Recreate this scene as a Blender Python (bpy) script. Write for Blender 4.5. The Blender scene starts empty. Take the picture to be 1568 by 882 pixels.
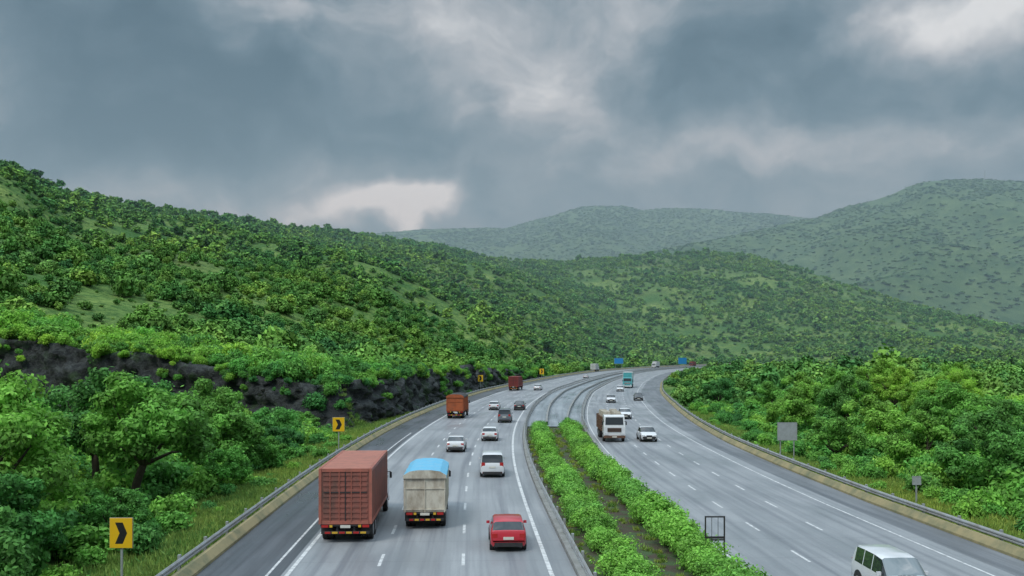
import bpy, math, random
import numpy as np
from mathutils import Vector, Matrix
R = np.random.RandomState(7); random.seed(7)
scene = bpy.context.scene
scene.view_settings.view_transform='Standard'; scene.view_settings.look='None'; scene.view_settings.exposure=0
CAMH=9.5; F=1450.0

# ------------------------------------------------------------ noise
def _h(ix,iy,s):
    n=(ix.astype(np.int64)*374761393+iy.astype(np.int64)*668265263+s*982451653)&0x7fffffff
    n=((n^(n>>13))*1274126177)&0x7fffffff
    return ((n^(n>>16))&0xffff)/65535.0
def vnoise(x,y,s=0):
    ix=np.floor(x);iy=np.floor(y);fx=x-ix;fy=y-iy
    fx=fx*fx*(3-2*fx);fy=fy*fy*(3-2*fy)
    a=_h(ix,iy,s);b=_h(ix+1,iy,s);c=_h(ix,iy+1,s);d=_h(ix+1,iy+1,s)
    return (a*(1-fx)+b*fx)*(1-fy)+(c*(1-fx)+d*fx)*fy
def fbm(x,y,o=4,s=0):
    t=0;a=1;n=0
    for i in range(o):
        t=t+a*vnoise(x*2**i,y*2**i,s+i*17);n+=a;a*=0.5
    return t/n*2-1
def ss(x,a,b):
    t=np.clip((x-a)/(b-a),0,1);return t*t*(3-2*t)

# ------------------------------------------------------------ road alignment
KY=np.array([-80,0,40,65,86,110,131,172,230,306,394,459,520,600,700,820,1000.])
KX=np.array([7.8,4.6,2.9,1.7,1.15,1.2,1.8,4.0,9.8,22,39,54,72,103,152,220,340.])
_yy=np.arange(-80,1000,2.0); _xx=np.interp(_yy,KY,KX)
k=np.exp(-0.5*(np.arange(-15,16)/6.0)**2);k/=k.sum()
_xp=np.concatenate([_xx[0]-(np.arange(15,0,-1))*(_xx[1]-_xx[0]),_xx,_xx[-1]+np.arange(1,16)*(_xx[-1]-_xx[-2])])
_xx=np.convolve(_xp,k,'valid')
def M(Y): return np.interp(Y,_yy,_xx)
def Md(Y): return (M(Y+2)-M(Y-2))/4
def med_w(Y): return np.interp(Y,[0,60,100,131,172,230,600],[6.9,7.0,7.6,8.1,9.2,9.6,9.6])
def rt_w(Y): return np.interp(Y,[0,60,100,131,172,230,600],[13.9,13.9,14.2,15.0,15.8,16.4,16.6])
def RP(Y,off):
    d=Md(Y);n=np.sqrt(1+d*d)
    return M(Y)+off/n, Y-off*d/n
LB=-16.7
def dleft(X,Y): return (M(Y)-X)/np.sqrt(1+Md(Y)**2)+LB
def dright(X,Y): return (X-M(Y))/np.sqrt(1+Md(Y)**2)-(med_w(Y)+rt_w(Y))

# ------------------------------------------------------------ terrain
def px(x): return (np.asarray(x,float)-784)/F
def ctrl(pts):
    a=np.array(pts,float); return px(a[:,0]),a[:,1]
r1u,r1y=ctrl([(-900,200),(-400,215),(-150,245),(0,276),(30,283),(60,298),(120,320),(240,337),(330,347),(450,364),(540,371),(640,385),(760,397),(860,401),(960,394),(1060,387),(1120,387),(1180,399),(1240,414),(1300,437),(1400,467),(1500,491),(1568,507),(1800,525),(2600,530)])
c1u,c1y=ctrl([(-900,500),(0,620),(400,950),(640,1250),(860,1500),(1100,1500),(1300,1350),(1568,1200),(2600,1100)])
s1u,s1y=ctrl([(-900,150),(0,150),(400,185),(600,260),(760,400),(850,600),(950,820),(1100,880),(1568,700),(2600,700)])
r2u,r2y=ctrl([(-900,420),(200,400),(450,374),(540,364),(600,359),(640,355),(690,354),(740,353),(775,350),(800,342),(835,333),(865,325),(890,317),(915,315),(955,315),(985,322),(1010,319),(1050,318),(1100,321),(1130,325),(1180,327),(1230,333),(1400,340),(2600,400)])
r3u,r3y=ctrl([(700,470),(850,420),(950,399),(1050,376),(1150,354),(1225,336),(1250,333),(1275,323),(1300,314),(1330,308),(1365,297),(1390,285),(1410,278),(1440,275),(1500,273),(1568,277),(1800,290),(2600,330)])
rkX=np.array([-140,-100,-76,-41,-26.]);rkY=np.array([150,146,140,130,119.])
def rock_h(X,Y):
    return np.interp(Y,[100,120,200,260,330,420],[5.9,6.2,6.4,5.4,3.2,1.0])+np.clip(-X-26,0,80)*0.13
def ridge(u,Y,ru,ry,Yc,Ys,p):
    e=(540-np.interp(u,ru,ry))/F
    zc=CAMH+e*Yc
    t=np.clip((Y-Ys)/(Yc-Ys),0,1)
    up=zc*t**p
    dn=np.clip(1-(Y-Yc)/(Yc*0.9),0,1); dn=dn*dn*(3-2*dn)
    return np.where(Y<Yc,up,zc*dn)
def height(X,Y):
    Yp=np.maximum(Y,20.);u=X/Yp
    dl=dleft(X,Y);dr=dright(X,Y)
    z=np.full_like(X,-0.35)
    z=z-0.7*ss(dl,1.5,9)-1.3*ss(dr,1.5,14)
    n=fbm(X/14,Y/14,3,3)
    z=z+n*0.7*np.clip(np.maximum(dl,dr)/8,0,1)
    Yr=np.interp(X,rkX,rkY)
    st=ss(Y,Yr+1,Yr+4.5)*ss(dl,4.2,8)
    z=z+rock_h(X,Y)*st
    Yc=np.interp(u,c1u,c1y);Ys=np.interp(u,s1u,s1y)
    h1=ridge(u,Yp,r1u,r1y,Yc,Ys,1.12)
    t=np.clip((Yp-Ys)/(Yc-Ys),0,1)
    amp=np.sin(np.pi*np.clip(t,0,1))**0.8
    h1=h1+amp*(fbm(X/190,Y/190,3,11)*20+fbm(X/55,Y/55,3,12)*8)
    h1=np.maximum(h1,0)*(1-0.9*np.exp(-np.maximum(dl,0)/25.0)*(dl>-200)*(u<0.05))
    h1=np.where((dl<=0)&(dr<=0)&(Y<820),0,h1)
    h1=np.where((dl>0)&(dl<60)&(Y<820),h1*ss(dl,0,60),h1)
    h3=ridge(u,Yp,r3u,r3y,2800.,1500.,1.15)
    t3=np.clip((Yp-1500)/1300,0,1)
    rg=1-np.abs(fbm(X/300+0.3*fbm(X/200,Y/200,2,5),Y/700,3,21))*2.2
    h3=h3+(np.sin(np.pi*t3))*rg*85*(h3>5)
    h2=ridge(u,Yp,r2u,r2y,4000.,2500.,1.1)
    t2=np.clip((Yp-2500)/1500,0,1)
    rg=1-np.abs(fbm(X/380,Y/800,3,31))*2.2
    h2=h2+(np.sin(np.pi*t2))*rg*70*(h2>5)
    return z+np.maximum(np.maximum(h1,h3),h2)

def mesh_obj(name,verts,faces,mats=(),fm=None,smooth=False,uv=None,link=True):
    me=bpy.data.meshes.new(name)
    verts=np.asarray(verts,np.float32)
    fa=faces
    if isinstance(fa,np.ndarray) and fa.ndim==2:
        nf,kk=fa.shape
        me.vertices.add(len(verts));me.vertices.foreach_set('co',verts.ravel())
        me.loops.add(nf*kk);me.loops.foreach_set('vertex_index',fa.ravel().astype(np.int32))
        me.polygons.add(nf);me.polygons.foreach_set('loop_start',np.arange(0,nf*kk,kk,dtype=np.int32))
        me.polygons.foreach_set('loop_total',np.full(nf,kk,np.int32))
        me.update(calc_edges=True)
    else:
        me.from_pydata([tuple(v) for v in verts],[],fa)
    for m in mats: me.materials.append(m)
    if fm is not None: me.polygons.foreach_set('material_index',np.asarray(fm,np.int32))
    if smooth: me.polygons.foreach_set('use_smooth',np.ones(len(me.polygons),bool))
    if uv is not None:
        l=me.uv_layers.new(name='UVMap')
        vi=np.zeros(len(me.loops),np.int32);me.loops.foreach_get('vertex_index',vi)
        l.data.foreach_set('uv',np.asarray(uv,np.float32)[vi].ravel())
    me.update()
    o=bpy.data.objects.new(name,me)
    if link: scene.collection.objects.link(o)
    return o
def grid_faces(nr,nc):
    i=np.arange(nr-1)[:,None]*nc+np.arange(nc-1)[None,:]
    return np.stack([i,i+1,i+nc+1,i+nc],-1).reshape(-1,4)

# ------------------------------------------------------------ materials
def newmat(name):
    m=bpy.data.materials.new(name);m.use_nodes=True
    nt=m.node_tree
    return m,nt,nt.nodes['Principled BSDF'],nt.nodes['Material Output']
def N(nt,t,**kw):
    n=nt.nodes.new(t)
    for k_,v in kw.items(): setattr(n,k_,v)
    return n
def noise(nt,vec,scale,detail=4,rough=0.55):
    n=N(nt,'ShaderNodeTexNoise');n.inputs['Scale'].default_value=scale;n.inputs['Detail'].default_value=detail
    n.inputs['Roughness'].default_value=rough
    if vec is not None: nt.links.new(vec,n.inputs['Vector'])
    return n.outputs['Fac']
def mrange(nt,v,a,b,c=0.,d=1.,smooth=False):
    n=N(nt,'ShaderNodeMapRange')
    if smooth: n.interpolation_type='SMOOTHSTEP'
    nt.links.new(v,n.inputs[0])
    for i,x in enumerate((a,b,c,d)): n.inputs[i+1].default_value=x
    return n.outputs[0]
def mix(nt,f,a,b,bt='MIX'):
    n=N(nt,'ShaderNodeMix',data_type='RGBA',blend_type=bt)
    for s,v in ((0,f),(6,a),(7,b)):
        if isinstance(v,bpy.types.NodeSocket): nt.links.new(v,n.inputs[s])
        elif s==0: n.inputs[0].default_value=v
        else: n.inputs[s].default_value=(*v,1) if len(v)==3 else v
    return n.outputs[2]
def math_(nt,op,a,b=0.):
    n=N(nt,'ShaderNodeMath',operation=op)
    for s,v in ((0,a),(1,b)):
        if isinstance(v,bpy.types.NodeSocket): nt.links.new(v,n.inputs[s])
        else: n.inputs[s].default_value=v
    return n.outputs[0]
def objco(nt): return N(nt,'ShaderNodeTexCoord').outputs['Object']
def paint(name,col,rough=0.4,metal=0.0,dirt=0.25,dcol=(0.12,0.10,0.08),dscale=3.0,coat=0.0,stretch=None):
    m,nt,b,o=newmat(name)
    co=objco(nt)
    if stretch:
        mp=N(nt,'ShaderNodeMapping');mp.inputs['Scale'].default_value=stretch;nt.links.new(co,mp.inputs[0]);co=mp.outputs[0]
    f=mrange(nt,noise(nt,co,dscale,6,0.65),0.42,0.72,0,dirt)
    c=mix(nt,f,col,dcol)
    nt.links.new(c,b.inputs['Base Color'])
    b.inputs['Roughness'].default_value=rough;b.inputs['Metallic'].default_value=metal
    b.inputs['Coat Weight'].default_value=coat
    return m

def leafmat(name,cols,bright=1.0,transl=0.3,tr_=(0.4,1.8)):
    m,nt,b,o=newmat(name)
    oi=N(nt,'ShaderNodeObjectInfo')
    cr=N(nt,'ShaderNodeValToRGB');nt.links.new(oi.outputs['Random'],cr.inputs[0])
    e=cr.color_ramp.elements
    while len(e)<len(cols): e.new(0.5)
    for i,c in enumerate(cols):
        e[i].position=i/(len(cols)-1);e[i].color=(c[0]*bright,c[1]*bright,c[2]*bright,1)
    at=N(nt,'ShaderNodeAttribute',attribute_name='tone')
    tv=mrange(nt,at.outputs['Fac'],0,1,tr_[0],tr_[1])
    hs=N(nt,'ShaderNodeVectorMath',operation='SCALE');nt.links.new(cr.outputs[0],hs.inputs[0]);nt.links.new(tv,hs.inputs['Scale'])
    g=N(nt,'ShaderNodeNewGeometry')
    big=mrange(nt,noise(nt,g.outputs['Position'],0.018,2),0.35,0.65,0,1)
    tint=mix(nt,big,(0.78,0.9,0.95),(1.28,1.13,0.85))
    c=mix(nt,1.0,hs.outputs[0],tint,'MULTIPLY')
    if transl>0:
        nt.links.new(c,b.inputs['Base Color']);b.inputs['Roughness'].default_value=0.6
        b.inputs['Specular IOR Level'].default_value=0.2
        tr=N(nt,'ShaderNodeBsdfTranslucent');nt.links.new(c,tr.inputs[0])
        mx=N(nt,'ShaderNodeMixShader');mx.inputs[0].default_value=transl
        nt.links.new(b.outputs[0],mx.inputs[1]);nt.links.new(tr.outputs[0],mx.inputs[2]);nt.links.new(mx.outputs[0],o.inputs[0])
    else:
        df=N(nt,'ShaderNodeBsdfDiffuse');nt.links.new(c,df.inputs[0]);nt.links.new(df.outputs[0],o.inputs[0]);nt.nodes.remove(b)
    return m
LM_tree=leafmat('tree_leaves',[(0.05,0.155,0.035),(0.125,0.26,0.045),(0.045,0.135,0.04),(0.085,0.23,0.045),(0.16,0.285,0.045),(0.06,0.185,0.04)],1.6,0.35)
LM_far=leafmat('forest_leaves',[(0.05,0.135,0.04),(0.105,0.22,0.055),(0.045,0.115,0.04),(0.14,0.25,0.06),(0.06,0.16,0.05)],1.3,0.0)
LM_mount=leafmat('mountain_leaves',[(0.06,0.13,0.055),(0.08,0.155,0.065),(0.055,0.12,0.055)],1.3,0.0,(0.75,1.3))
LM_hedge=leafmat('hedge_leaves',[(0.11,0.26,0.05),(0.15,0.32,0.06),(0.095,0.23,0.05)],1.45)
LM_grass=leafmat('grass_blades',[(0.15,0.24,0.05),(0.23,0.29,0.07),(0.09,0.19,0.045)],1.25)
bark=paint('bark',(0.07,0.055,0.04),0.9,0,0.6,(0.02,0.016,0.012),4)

def terrain_mat():
    m,nt,b,o=newmat('hillside_grass')
    g=N(nt,'ShaderNodeNewGeometry');P=g.outputs['Position']
    n1=noise(nt,P,0.02,5,0.6);n2=noise(nt,P,0.35,7,0.75);n3=noise(nt,P,0.006,3);n4=noise(nt,P,0.02,7,0.75)
    c=mix(nt,mrange(nt,n1,0.38,0.62),(0.07,0.17,0.045),(0.24,0.34,0.09))
    c=mix(nt,mrange(nt,n2,0.42,0.60,0,0.9),c,(0.045,0.115,0.03))
    c=mix(nt,mrange(nt,n3,0.58,0.72,0,0.3),c,(0.16,0.15,0.08))
    sy=N(nt,'ShaderNodeSeparateXYZ');nt.links.new(P,sy.inputs[0])
    fc=mix(nt,mrange(nt,n4,0.36,0.64),(0.04,0.095,0.042),(0.115,0.185,0.075))
    c=mix(nt,mrange(nt,sy.outputs[1],1200,1700),c,fc)
    sp=N(nt,'ShaderNodeSeparateXYZ');nt.links.new(g.outputs['True Normal'],sp.inputs[0])
    rk=mix(nt,mrange(nt,n2,0.35,0.65),(0.02,0.022,0.025),(0.09,0.09,0.09))
    sl=mrange(nt,sp.outputs[2],0.78,0.6,0,1)
    sl=math_(nt,'MULTIPLY',sl,mrange(nt,sy.outputs[1],450,380))
    c=mix(nt,sl,c,rk)
    nt.links.new(c,b.inputs['Base Color']);b.inputs['Roughness'].default_value=0.9;b.inputs['Specular IOR Level'].default_value=0.1
    bp=N(nt,'ShaderNodeBump');bp.inputs['Strength'].default_value=0.8;bp.inputs['Distance'].default_value=1.2
    nt.links.new(n2,bp.inputs['Height']);nt.links.new(bp.outputs[0],b.inputs['Normal'])
    return m
TM=terrain_mat()
rows=np.concatenate([np.arange(-80,30,2.5),30*(9500/30.)**(np.linspace(0,1,440))])
us=np.linspace(-1.25,1.25,460)
Yg=np.repeat(rows[:,None],len(us),1)
Xg=us[None,:]*(np.maximum(Yg,0)+130)
Zg=height(Xg,Yg)
mesh_obj('ground_terrain',np.stack([Xg,Yg,Zg],-1).reshape(-1,3),grid_faces(len(rows),len(us)),[TM],smooth=True)

# ------------------------------------------------------------ roads
def strip(name,offa,offb,z,mat,Y0=-60,Y1=820,step=4,nsub=1):
    Y=np.arange(Y0,Y1+.1,step)
    s=np.concatenate([[0],np.cumsum(np.hypot(np.diff(M(Y)),np.diff(Y)))])
    cols=[];uv=[]
    for i in range(nsub+1):
        t=i/nsub
        oa=offa(Y) if callable(offa) else offa; ob=offb(Y) if callable(offb) else offb
        off=oa*(1-t)+ob*t+0*Y
        x,y=RP(Y,off);cols.append(np.stack([x,y,0*x+z],-1));uv.append(np.stack([off,s],-1))
    V=np.stack(cols,1);U=np.stack(uv,1)
    return mesh_obj(name,V.reshape(-1,3),grid_faces(len(Y),nsub+1),[mat],uv=U.reshape(-1,2))
def road_mat(name,c1,c2,track,r0,r1,joints=True):
    m,nt,b,o=newmat(name)
    uv=N(nt,'ShaderNodeTexCoord').outputs['UV']
    mp=N(nt,'ShaderNodeMapping');mp.inputs['Scale'].default_value=(1.6,0.03,1);nt.links.new(uv,mp.inputs[0])
    st=noise(nt,mp.outputs[0],1.0,5,0.6)
    mp2=N(nt,'ShaderNodeMapping');mp2.inputs['Scale'].default_value=(0.3,0.08,1);nt.links.new(uv,mp2.inputs[0])
    lg=noise(nt,mp2.outputs[0],1.0,4,0.6)
    fine=noise(nt,uv,9,4,0.7)
    c=mix(nt,mrange(nt,lg,0.35,0.68),c1,c2)
    c=mix(nt,mrange(nt,st,0.46,0.68,0,0.85),c,track)
    c=mix(nt,mrange(nt,fine,0.3,0.75,0,0.25),c,(0.08,0.08,0.085))
    if joints:
        sp=N(nt,'ShaderNodeSeparateXYZ');nt.links.new(uv,sp.inputs[0])
        fr=math_(nt,'FRACT',math_(nt,'DIVIDE',sp.outputs[1],4.5))
        j=math_(nt,'LESS_THAN',fr,0.012)
        c=mix(nt,math_(nt,'MULTIPLY',j,0.35),c,(0.09,0.09,0.09))
    nt.links.new(c,b.inputs['Base Color'])
    nt.links.new(mrange(nt,lg,0.35,0.65,r0,r1),b.inputs['Roughness'])
    b.inputs['Specular IOR Level'].default_value=0.4
    bp=N(nt,'ShaderNodeBump');bp.inputs['Strength'].default_value=0.15;bp.inputs['Distance'].default_value=0.02
    nt.links.new(fine,bp.inputs['Height']);nt.links.new(bp.outputs[0],b.inputs['Normal'])
    return m
conc=road_mat('concrete_road',(0.265,0.28,0.295),(0.37,0.38,0.39),(0.175,0.185,0.205),0.32,0.6)
asph=road_mat('wet_asphalt',(0.06,0.070,0.082),(0.12,0.13,0.145),(0.045,0.05,0.058),0.25,0.55,False)
asph2=road_mat('worn_asphalt',(0.15,0.16,0.175),(0.24,0.25,0.265),(0.10,0.11,0.125),0.3,0.6,False)
drain=road_mat('drain_concrete',(0.24,0.28,0.31),(0.40,0.43,0.45),(0.16,0.18,0.20),0.25,0.5,False)
E2=lambda Y:med_w(Y)
E3=lambda Y:med_w(Y)+rt_w(Y)
strip('road_northbound',-12.7,-0.1,0.0,conc,nsub=4)
strip('road_shoulder',-16.5,-12.7,0.0,asph,nsub=2)
strip('road_southbound',lambda Y:E2(Y)+0.05,lambda Y:E2(Y)+11.6,0.0,conc,nsub=4)
strip('road_shoulder',lambda Y:E2(Y)+11.6,lambda Y:E3(Y)-0.1,0.0,asph2,nsub=2)
mw=paint('road_marking_paint',(0.70,0.70,0.69),0.5,0,1.0,(0.29,0.295,0.30),2.6)
mv=[];mf=[]
def mark(offf,w,Y0,Y1,dash=None):
    if dash is None: segs=[(y,y+4) for y in np.arange(Y0,Y1,4)]
    else: segs=[(y,y+dash[0]) for y in np.arange(Y0,Y1,dash[1])]
    for a,b_ in segs:
        i=len(mv)
        for yy in (a,b_):
            o=float(offf(yy)) if callable(offf) else offf
            for dd in (-w/2,w/2):
                x,y=RP(yy,o+dd);mv.append((float(x),float(y),0.005))
        mf.append((i,i+1,i+3,i+2))
mark(-1.15,0.2,-40,780);mark(-12.45,0.18,-40,780)
mark(-13.3,0.12,-40,110)
for o in (-4.95,-8.7): mark(o,0.15,-40,700,(2.5,7.5))
mark(lambda y:E2(y)+0.45,0.12,-40,780);mark(lambda y:E2(y)+10.65,0.13,-40,780)
for o in (3.8,7.2): mark(lambda y,o=o:E2(y)+o,0.14,-40,700,(2.5,7.5))
mesh_obj('road_markings',mv,mf,[mw])
soil,nt,b,o=newmat('median_soil')
P=N(nt,'ShaderNodeNewGeometry').outputs['Position']
c=mix(nt,mrange(nt,noise(nt,P,0.9,5),0.45,0.62),(0.06,0.045,0.03),(0.05,0.09,0.03))
nt.links.new(c,b.inputs['Base Color']);b.inputs['Roughness'].default_value=0.95
strip('median_ground',0.3,lambda Y:E2(Y)-0.3,0.03,soil,-60,122,4,3)
strip('median_drain',0.3,lambda Y:E2(Y)-0.3,0.0,drain,122,820,4,3)

def sweep(name_mat,profile,off,Y0,Y1,step,mb):
    Y=np.arange(Y0,Y1+.1,step);n=len(profile);base=len(mb.v)
    for yy in Y:
        o=float(off(yy)) if callable(off) else off
        for (l,z) in profile:
            x,y=RP(yy,o+l);mb.v.append((float(x),float(y),z))
    for i in range(len(Y)-1):
        for j in range(n):
            a=base+i*n+j;b_=base+i*n+(j+1)%n
            mb.f.append((a,b_,b_+n,a+n));mb.m.append(name_mat)
class MB:
    def __init__(s): s.v=[];s.f=[];s.m=[]
    def box(s,c,d,m,taper=(1,1),rz=0):
        i=len(s.v);cx,cy,cz=c;dx,dy,dz=[q/2 for q in d]
        ca,sa=math.cos(rz),math.sin(rz)
        for z,tx,ty in ((-dz,1,1),(dz,taper[0],taper[1])):
            for x,y in ((-1,-1),(1,-1),(1,1),(-1,1)):
                lx,ly=x*dx*tx,y*dy*ty
                s.v.append((cx+lx*ca-ly*sa,cy+lx*sa+ly*ca,cz+z))
        for q in ((0,3,2,1),(4,5,6,7),(0,1,5,4),(1,2,6,5),(2,3,7,6),(3,0,4,7)):
            s.f.append(tuple(i+k_ for k_ in q));s.m.append(m)
    def cyl(s,c,r,l,m,axis='x',n=18,m2=None,r2=None):
        i=len(s.v);r2=r if r2 is None else r2
        for e,rr in ((-1,r),(1,r2)):
            for k_ in range(n):
                a=2*math.pi*k_/n;p=(rr*math.cos(a),rr*math.sin(a));t=e*l/2
                q={'x':(t,p[0],p[1]),'y':(p[0],t,p[1]),'z':(p[0],p[1],t)}[axis]
                s.v.append((c[0]+q[0],c[1]+q[1],c[2]+q[2]))
        for k_ in range(n):
            k2=(k_+1)%n
            s.f.append((i+k_,i+k2,i+n+k2,i+n+k_));s.m.append(m)
        s.f.append(tuple(i+k_ for k_ in range(n))[::-1]);s.m.append(m2 if m2 is not None else m)
        s.f.append(tuple(i+n+k_ for k_ in range(n)));s.m.append(m2 if m2 is not None else m)
    def build(s,name,mats,bevel=0,link=True,smooth_ang=None):
        o=mesh_obj(name,s.v,s.f,mats,s.m,link=link)
        if smooth_ang:
            me=o.data;me.polygons.foreach_set('use_smooth',np.ones(len(me.polygons),bool))
            me.set_sharp_from_angle(angle=math.radians(smooth_ang))
        if bevel:
            bv=o.modifiers.new('Bevel','BEVEL');bv.width=bevel;bv.segments=2;bv.limit_method='ANGLE';bv.angle_limit=math.radians(40)
        return o
steel=paint('galvanised_steel',(0.42,0.44,0.45),0.45,0.3,0.6,(0.22,0.17,0.12),1.2)
kerbm=paint('ochre_stained_kerb',(0.33,0.27,0.14),0.85,0,1.0,(0.12,0.14,0.08),0.6)
kerbg=paint('grey_kerb',(0.30,0.30,0.29),0.85,0,0.7,(0.14,0.14,0.12),0.9)
def guardrail(off,side,Y0,Y1,kerb=0):
    mb=MB()
    w=[(0,0.42),(0.06,0.48),(0.06,0.54),(0.0,0.58),(0.06,0.63),(0.06,0.69),(0,0.76),(-0.02,0.76),(0.03,0.69),(0.03,0.64),(-0.03,0.58),(0.03,0.53),(0.03,0.48),(-0.02,0.42)]
    w=[(l*side,z) for l,z in w]
    sweep(0,w,off,Y0,Y1,4,mb)
    for yy in np.arange(Y0,Y1,4.0):
        o=float(off(yy)) if callable(off) else off
        x,y=RP(yy+1.3,o-0.12*side);mb.box((float(x),float(y),0.3),(0.12,0.16,1.1),0)
    if kerb==1:
        k0=[(0.15,-0.8),(0.15,0.42),(0.32,0.42),(0.62,0.12),(0.65,-0.2)]
    else: k0=[(-0.25,-0.3),(-0.22,0.14),(0.2,0.14),(0.24,-0.2)]
    sweep(1 if kerb==1 else 2,[(l*side,z) for l,z in k0],off,Y0,Y1,4,mb)
    return mb.build('guardrail',[steel,kerbm,kerbg])
guardrail(-16.95,1,-60,800,1)
guardrail(lambda y:E3(y)+0.3,-1,-60,800,1)
guardrail(0.15,-1,-60,800)
guardrail(lambda y:E2(y)-0.2,1,112,800)
mb=MB();sweep(0,[(-0.15,-0.2),(-0.15,0.17),(0.1,0.17),(0.13,-0.2)],lambda y:E2(y)-0.1,-60,112,4,mb);mb.build('median_kerb',[kerbg])
for of in (2.9,lambda y:E2(y)-2.4):
    mb=MB();sweep(0,[(-0.16,-0.2),(-0.12,0.5),(0.12,0.5),(0.16,-0.2)],of,124,800,4,mb);mb.build('drain_wall',[kerbg])

# ------------------------------------------------------------ foliage
def leafcloud(cent,rad,n_per,size,rng,up=0.35,sq=0.85):
    cent=np.asarray(cent,float);rad=np.asarray(rad,float);K=len(cent)
    idx=np.repeat(np.arange(K),n_per)
    n=len(idx)
    d=rng.normal(size=(n,3));d/=np.linalg.norm(d,axis=1)[:,None]
    rr=rng.uniform(0.35,1,size=n)**0.5*(1+0.18*rng.normal(size=n))
    p=cent[idx]+d*(rad[idx]*rr)[:,None]*np.array([1,1,sq])
    nm=d+rng.normal(size=(n,3))*0.5+np.array([0,0,up]);nm/=np.linalg.norm(nm,axis=1)[:,None]
    t=np.cross(nm,rng.normal(size=(n,3)));t/=np.linalg.norm(t,axis=1)[:,None]
    b_=np.cross(nm,t)
    s=size*rng.uniform(0.6,1.35,size=n)[:,None]
    V=np.stack([p-t*s,p+b_*s*0.55,p+t*s,p-b_*s*0.55],1).reshape(-1,3)
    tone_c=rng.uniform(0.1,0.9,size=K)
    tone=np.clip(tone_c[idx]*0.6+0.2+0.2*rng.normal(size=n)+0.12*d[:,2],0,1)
    return V,tone
def set_tone(o,ft,nleaf_faces):
    me=o.data;a=me.attributes.new('tone','FLOAT','FACE')
    full=np.full(len(me.polygons),0.5,np.float32);full[:nleaf_faces]=ft
    a.data.foreach_set('value',full)
def unit_bush(name,seed,K,n_per,size,mat,flat=1.0,rx=0.62):
    rng=np.random.RandomState(seed)
    th=rng.uniform(0,2*np.pi,K);r=np.sqrt(rng.uniform(0,1,K))*rx
    z=(0.32+rng.uniform(0,1,K)*0.75*(1-0.55*(r/rx)**2))*flat
    cent=np.stack([r*np.cos(th),r*np.sin(th),z],-1)
    rad=rng.uniform(0.26,0.46,K)
    V,t=leafcloud(cent,rad,n_per,size,rng)
    o=mesh_obj(name,V,np.arange(len(V)).reshape(-1,4),[mat],link=False)
    set_tone(o,t,len(t));return o
def make_tree(name,seed,H,Rc,K,n_per,size,mat,trunk_frac=0.35,lean=0.1):
    rng=np.random.RandomState(seed)
    th=rng.uniform(0,2*np.pi,K);r=np.sqrt(rng.uniform(0.02,1,K))*Rc*0.85
    zz=H*(trunk_frac+0.08)+rng.uniform(0,1,K)**0.8*H*(0.88-trunk_frac)*(1-0.6*(r/(Rc*0.85))**2)
    cent=np.stack([r*np.cos(th)+lean*zz*0.5,r*np.sin(th),zz],-1)
    rad=rng.uniform(0.13,0.27,K)*Rc
    V,t=leafcloud(cent,rad,n_per,size,rng,sq=0.7)
    nl=len(V)//4
    verts=[V];faces=[tuple(x) for x in np.arange(len(V)).reshape(-1,4)]
    cnt=len(V)
    def tube(p0,p1,r0,r1,seg=5,n=7,bend=0.3):
        nonlocal cnt
        p0=np.array(p0,float);p1=np.array(p1,float);L=np.linalg.norm(p1-p0)
        bd=rng.normal(size=3)*bend*L*0.15
        ax=(p1-p0)/L;a=np.cross(ax,[0.3,1,0.1]);a/=np.linalg.norm(a);b_=np.cross(ax,a)
        out=[]
        for i in range(seg+1):
            q=i/seg;c_=p0+(p1-p0)*q+bd*math.sin(math.pi*q);rr=r0*(1-q)+r1*q
            for k_ in range(n):
                an=2*math.pi*k_/n;out.append(c_+rr*(a*math.cos(an)+b_*math.sin(an)))
        verts.append(np.array(out))
        for i in range(seg):
            for k_ in range(n):
                A=cnt+i*n+k_;B=cnt+i*n+(k_+1)%n
                faces.append((A,B,B+n,A+n))
        cnt+=len(out)
    fork=np.array([lean*H*trunk_frac*0.5,0,H*trunk_frac])
    r0=H*0.028
    tube((0,0,-0.6),fork,r0*1.25,r0*0.85)
    order=np.argsort(-rad)[:11]
    for i in order:
        mid=fork+(cent[i]-fork)*0.55+np.array([0,0,0.1*H*0.3])
        tube(fork,mid,r0*0.55,r0*0.3);tube(mid,cent[i]+np.array([0,0,rad[i]*0.3]),r0*0.3,r0*0.08)
    V=np.concatenate(verts)
    fm=[0]*nl+[1]*(len(faces)-nl)
    o=mesh_obj(name,V,np.array(faces),[mat,bark],fm,link=False)
    set_tone(o,t,nl);return o
def proto_col(name,objs):
    c=bpy.data.collections.new(name)
    for o in objs: c.objects.link(o)
    return c
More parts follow.
